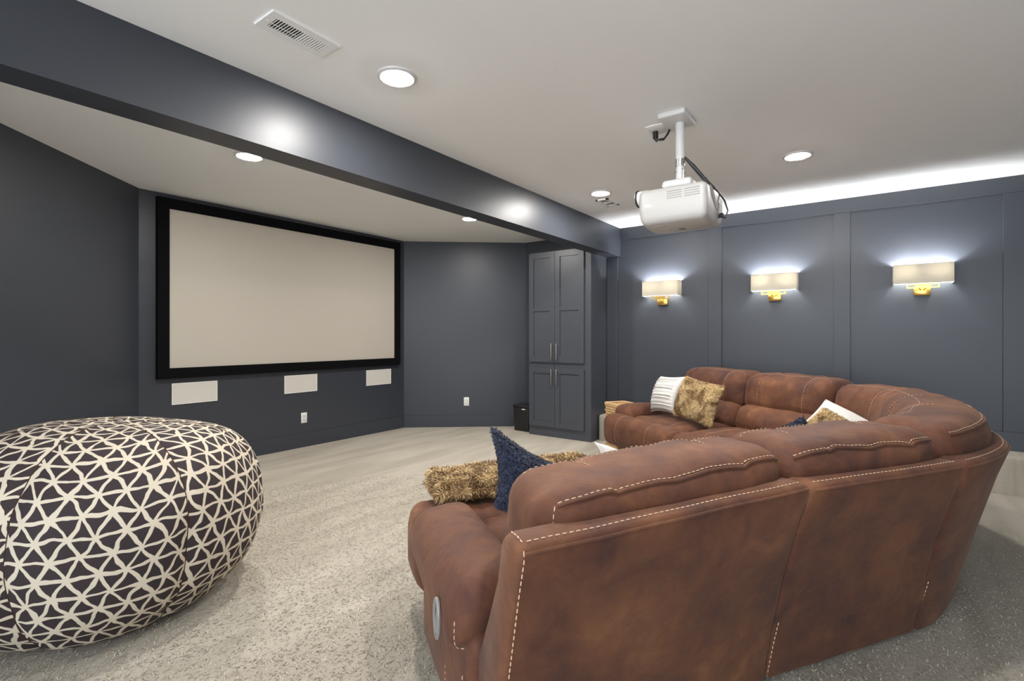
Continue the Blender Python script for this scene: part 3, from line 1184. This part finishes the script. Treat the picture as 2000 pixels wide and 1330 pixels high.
# ---------------------------------------------------------------- throw pillows
def pillow(name, label, c, ex, ey, w, h, t_, mat, ribs=0, seed=0.0, pinch=.10, n=26, group='throw pillows on the sofa', fluff=None, ear=None):
    """ex, ey: unit vectors of the pillow's width and height; its normal is ex x ey"""
    ex = Vector(ex).normalized()
    ey = Vector(ey)
    ey = ey.normalized()
    ez = ex.cross(ey).normalized()
    c = Vector(c)
    vs, fs = [], []
    for side in (1, -1):
        for i in range(n + 1):
            for j in range(n + 1):
                a, b = -1 + 2 * i / n, -1 + 2 * j / n
                x = a * w / 2 * (1 - pinch * (1 - b * b) ** 1.0 * abs(a) ** 2)
                y = b * h / 2 * (1 - pinch * (1 - a * a) ** 1.0 * abs(b) ** 2)
                z = t_ / 2 * (max(0, 1 - a ** 2) ** .5 * max(0, 1 - b ** 2) ** .5) ** .85
                z += .007 * N((a * 2, b * 2, side), 1.6, seed) * (1 - a * a) ** .5 * (1 - b * b) ** .5 + .003
                if ribs:
                    z += .008 * math.sin(b * ribs) * min(1, 4 * (1 - abs(a)))
                if i in (0, n) or j in (0, n):
                    z = 0
                bend = .02 * (a * a + b * b)
                p = c + ex * x + ey * y + ez * (z * side - bend)
                if ear:
                    p += Vector(ear) * max(0, a * ear_s[0]) ** 3 * max(0, b * ear_s[1]) ** 3
                vs.append(p)
    m = (n + 1) ** 2
    for side in (0, 1):
        for i in range(n):
            for j in range(n):
                q = [i * (n + 1) + j, (i + 1) * (n + 1) + j, (i + 1) * (n + 1) + j + 1, i * (n + 1) + j + 1]
                q = [k + side * m for k in q]
                fs.append(tuple(q) if side == 0 else tuple(reversed(q)))
    t = thing(name, label, 'pillow', tuple(c - ey * h / 2), group)
    me_mb = MB().add(vs, fs)
    o = obj('pillow_cover', me_mb, mat, t, ang=70, fix=False)
    bm = bmesh.new()
    bm.from_mesh(o.data)
    bmesh.ops.remove_doubles(bm, verts=bm.verts, dist=1e-5)
    bm.to_mesh(o.data)
    bm.free()
    if fluff:
        fur(t, o, *fluff)
    else:
        mb = MB()
        seq = [(i, 0) for i in range(n)] + [(n, j) for j in range(n)] + [(i, n) for i in range(n, 0, -1)] + [(0, j) for j in range(n, 0, -1)]
        mb.tube([vs[i * (n + 1) + j] for i, j in seq], .004, 6, closed=True)
        obj('piping', mb, mat, t)
    return t


ear_s = (-1, 1)
UP = Vector((0, 0, 1))


def basis(yaw, lean, roll):
    """width and height axes: yaw about Z from U, leaned backwards, rolled in its own plane"""
    ex = Matrix.Rotation(yaw, 3, 'Z') @ U
    nrm = ex.cross(UP)                      # horizontal facing
    ey = (UP * math.cos(lean) - nrm * math.sin(lean)).normalized()
    R = Matrix.Rotation(roll, 3, ex.cross(ey))
    return R @ ex, R @ ey


ex, ey = (U * .85 - UP * .50 + V * .03), (UP * .40 - U * .035 - V * .05)
pillow('navy_pillow', 'fluffy navy pillow with a pointed corner standing at the near end of sofa', uv2w(-.695, .43, .645), ex, ey, .37, .32, .13, M['navycloth'],
       fluff=(16000, .018, .0042, M['furnavy'], (0, 0, -.5), .8, .9, 3), pinch=.16)
ex, ey = basis(math.radians(-95), .35, math.radians(4))
pillow('ribbed_white_pillow', 'white ribbed pillow leaning on the far sofa arm behind the fur pillow', uv2w(1.66, 2.66, .69), ex, ey, .43, .37, .15, M['cotton'], ribs=34, seed=2)
ex, ey = basis(math.radians(-82), .30, math.radians(-8))
pillow('fur_pillow', 'square tan faux fur pillow in front of the white ribbed pillow', uv2w(1.635, 2.215, .68), ex, ey, .44, .37, .15, M['furbase'],
       fluff=(15000, .022, .0040, M['furtan'], (0.1, 0.1, -.8), .7, .5, 4))
ex, ey = basis(math.radians(-50), .75, math.radians(-35))
pillow('white_pillow', 'plain white pillow with a raised corner in the sofa corner seat', uv2w(1.675, .90, .650), ex, ey, .42, .33, .12, M['cotton'], seed=5)
ex, ey = basis(math.radians(-50), .75, math.radians(-38))
pillow('fur_pillow', 'tan faux fur pillow half hidden in front of the white corner pillow', uv2w(1.55, .875, .636), ex, ey, .32, .29, .11, M['furbase'],
       fluff=(11000, .02, .0040, M['furtan'], (0.1, 0.1, -.8), .7, .5, 5))
ex, ey = (U * .85 - UP * .42 - V * .1), (UP * .5 + V * .25 - U * .03)
pillow('white_pillow', 'small white pillow tip showing behind the near back cushions', uv2w(.01, .93, .592), ex, ey, .21, .12, .09, M['cotton'], seed=6)
ex, ey = basis(math.radians(-20), -.4, math.radians(30))
pillow('navy_pillow', 'dark navy pillow barely peeking over the near back cushions', uv2w(1.10, .78, .625), ex, ey, .24, .22, .12, M['navycloth'], seed=7,
       fluff=(4000, .016, .0042, M['furnavy'], (0, 0, -.5), .8, .9, 6))

# ---------------------------------------------------------------- folded faux fur throw
t = thing('fur_throw', 'folded tan and brown faux fur throw lying across the near seat', 'throw', tuple(uv2w(-.55, .95, .49)), None)


def throw_layer(a0, a1, b0, b1, z0, z1, seed, nm='fold'):
    hs, hv, hz = (a1 - a0) / 2, (b1 - b0) / 2, (z1 - z0) / 2

    def df(p):
        x, y, z = p
        ww = .016 * N((x * 5, y * 5, z0 * 9), 1.0, seed)
        return uv2w((a0 + a1) / 2 + x + .012 * N((y * 8, z * 8, 0), 1, seed), (b0 + b1) / 2 + y + .14 * x * .3, (z0 + z1) / 2 + z + ww * (1 if z > 0 else .3))
    vs, fs = rbox((hs, hv, hz), min(hz * .98, .045), (26, 14, 10), df)
    o = obj(nm, MB().add(vs, fs), M['furbase'], t, ang=60)
    f = fur(t, o, 15000, .026, .0042, M['furtan'], (-.6, .2, -.5), .7, .55, int(seed))
    return o


throw_layer(-1.0, -.10, .81, 1.07, .522, .562, 3)
throw_layer(-.99, -.16, .83, 1.06, .564, .606, 8)

# ---------------------------------------------------------------- wicker basket at the far sofa end
bc = uv2w(1.60, 3.34)
t = thing('wicker_basket', 'tan woven basket standing between the sofa end and the carpeted step', 'basket', (bc.x, bc.y, 0))
mb = MB()
hw = .115
bh = .505
# a tapered box wall with real weave: horizontal strands over and under vertical stakes
corners = [U * a * hw + V * b * hw for a, b in ((-1, -1), (1, -1), (1, 1), (-1, 1))]
rows = 18
for r in range(rows):
    z = .02 + (bh - .04) * r / (rows - 1)
    pts = []
    for e in range(4):
        p, q = corners[e], corners[(e + 1) % 4]
        for i in range(10):
            f = i / 10
            w_ = p.lerp(q, f)
            nrm = Vector((w_.x, w_.y, 0)).normalized()
            pts.append(bc + w_ + nrm * .006 * (1 if (i + r) % 2 else -1) + UP * z)
    mb.tube(pts, .0135, 5, closed=True)
weave = obj('woven_wall', mb, M['wicker'], t, ang=80, kind='stuff')
mb = MB()
for e in range(4):
    p, q = corners[e], corners[(e + 1) % 4]
    for i in range(5):
        w_ = p.lerp(q, i / 5)
        mb.tube([bc + w_ + UP * .0, bc + w_ + UP * bh], .007, 5)
obj('stake', mb, M['wicker'], t, kind='stuff')
mb = MB()
mb.tube([bc + c_ * 1.03 + UP * bh for c_ in corners], .016, 8, closed=True)
obj('rim', mb, M['wicker'], t)
obj('base', MB().add([bc + c_ * .97 + UP * z for z in (.004, .016) for c_ in corners], [(3, 2, 1, 0), (4, 5, 6, 7), (0, 1, 5, 4), (1, 2, 6, 5), (2, 3, 7, 6), (3, 0, 4, 7)]), M['wicker'], t)

# ---------------------------------------------------------------- bean bag
BBX, BBY, BBR, BBH = 0.807, 2.893, 0.63, 0.85
t = thing('bean_bag', 'huge round bean bag chair in cream and charcoal triangle print', 'bean bag', (BBX, BBY, 0))
NG, NA, NP = 7, 24, 56                   # gores, columns per gore, rows


def bag_prof(f):
    """f from 0 (bottom pole) to 1 (top pole): radius, height"""
    a = -PI / 2 + PI * f
    r = abs(math.cos(a)) ** .62
    z = .5 + .5 * math.copysign(abs(math.sin(a)) ** .86, math.sin(a))
    z = max(z, .0) 
    return BBR * r, BBH * z


def bag_pt(g, col, f):
    th = (g + col) / NG * 2 * PI + .35
    r, z = bag_prof(f)
    d = min(col, 1 - col) * 2 * PI / NG          # angle from the nearest seam
    r *= 1 - .030 * math.exp(-(d / .05) ** 2) + .012 * math.sin(PI * col)
    k = 1 + .030 * noise.noise(Vector((math.cos(th) * 1.5, math.sin(th) * 1.5, z * 2.2 + 4)))
    x, y = r * k * math.cos(th), r * k * math.sin(th)
    z += .035 * noise.noise(Vector((x * 1.8 + 9, y * 1.8, 2.0))) * (z / BBH)
    pk = .022 * noise.noise(Vector((th * 3.0, f * 9.0, 7.0))) * math.exp(-(d / .12) ** 2)
    x += pk * math.cos(th)
    y += pk * math.sin(th)
    if z < .10:                                   # sits flat, spread on the carpet
        z = max(.002, z * (.25 + .75 * z / .10))
    return (BBX + x, BBY + y, z)


arc = [0.0]
for i in range(NP):
    r0, z0 = bag_prof(i / NP)
    r1, z1 = bag_prof((i + 1) / NP)
    arc.append(arc[-1] + math.hypot(r1 - r0, z1 - z0))
for g in range(NG):
    vs, uvs, fs = [], [], []
    for i in range(NP + 1):
        f = i / NP
        r, z = bag_prof(f)
        for j in range(NA + 1):
            c_ = j / NA
            vs.append(bag_pt(g, c_, f))
            uvs.append(((c_ - .5) * 2 * PI / NG * r + g * 1.37, arc[i] + g * .53))
    for i in range(NP):
        for j in range(NA):
            a = i * (NA + 1) + j
            fs.append((a, a + 1, a + NA + 2, a + NA + 1))
    o = obj('fabric_panel', MB().add(vs, fs), M['bean'], t, ang=80, fix=False)
    ul = o.data.uv_layers.new(name='UVMap')
    for lp in o.data.loops:
        ul.data[lp.index].uv = uvs[lp.vertex_index]
mb = MB()
for g in range(NG):
    mb.tube([bag_pt(g, 0.0, .08 + .91 * i / 40) for i in range(41)], .0022, 6)
obj('seam', mb, M['seam'], t)

# ---------------------------------------------------------------- carpet tufts near the viewpoint (nobody could count them)
rg = np.random.default_rng(11)
n = 190000
xy = np.stack([rg.uniform(-.6, 5.2, n), rg.uniform(-1.6, 4.6, n)], axis=1)
dist = np.hypot(xy[:, 0], xy[:, 1])
fw = xy[:, 0] * FWD.x + xy[:, 1] * FWD.y
sd_ = np.abs(xy[:, 0] * FWD.y - xy[:, 1] * FWD.x)
keep = (fw > 1.0) & (sd_ < fw * 1.15) & (dist < 4.6) & (rg.random(n) < np.clip(1.5 - dist / 4.2, .25, 1))
xy = xy[keep]
n = len(xy)
p = np.concatenate([xy, np.full((n, 1), .0005)], axis=1)
nn = np.tile(np.array([[0, 0, 1.0]]), (n, 1))
an = rg.uniform(0, 2 * PI, n)
cb = np.stack([np.cos(an), np.sin(an), np.zeros(n)], axis=1)
ribbons(bpy.data.objects['floor'], p, nn, cb, .016, .0048, M['tuft'], 2.2, rg, 'carpet_tufts')
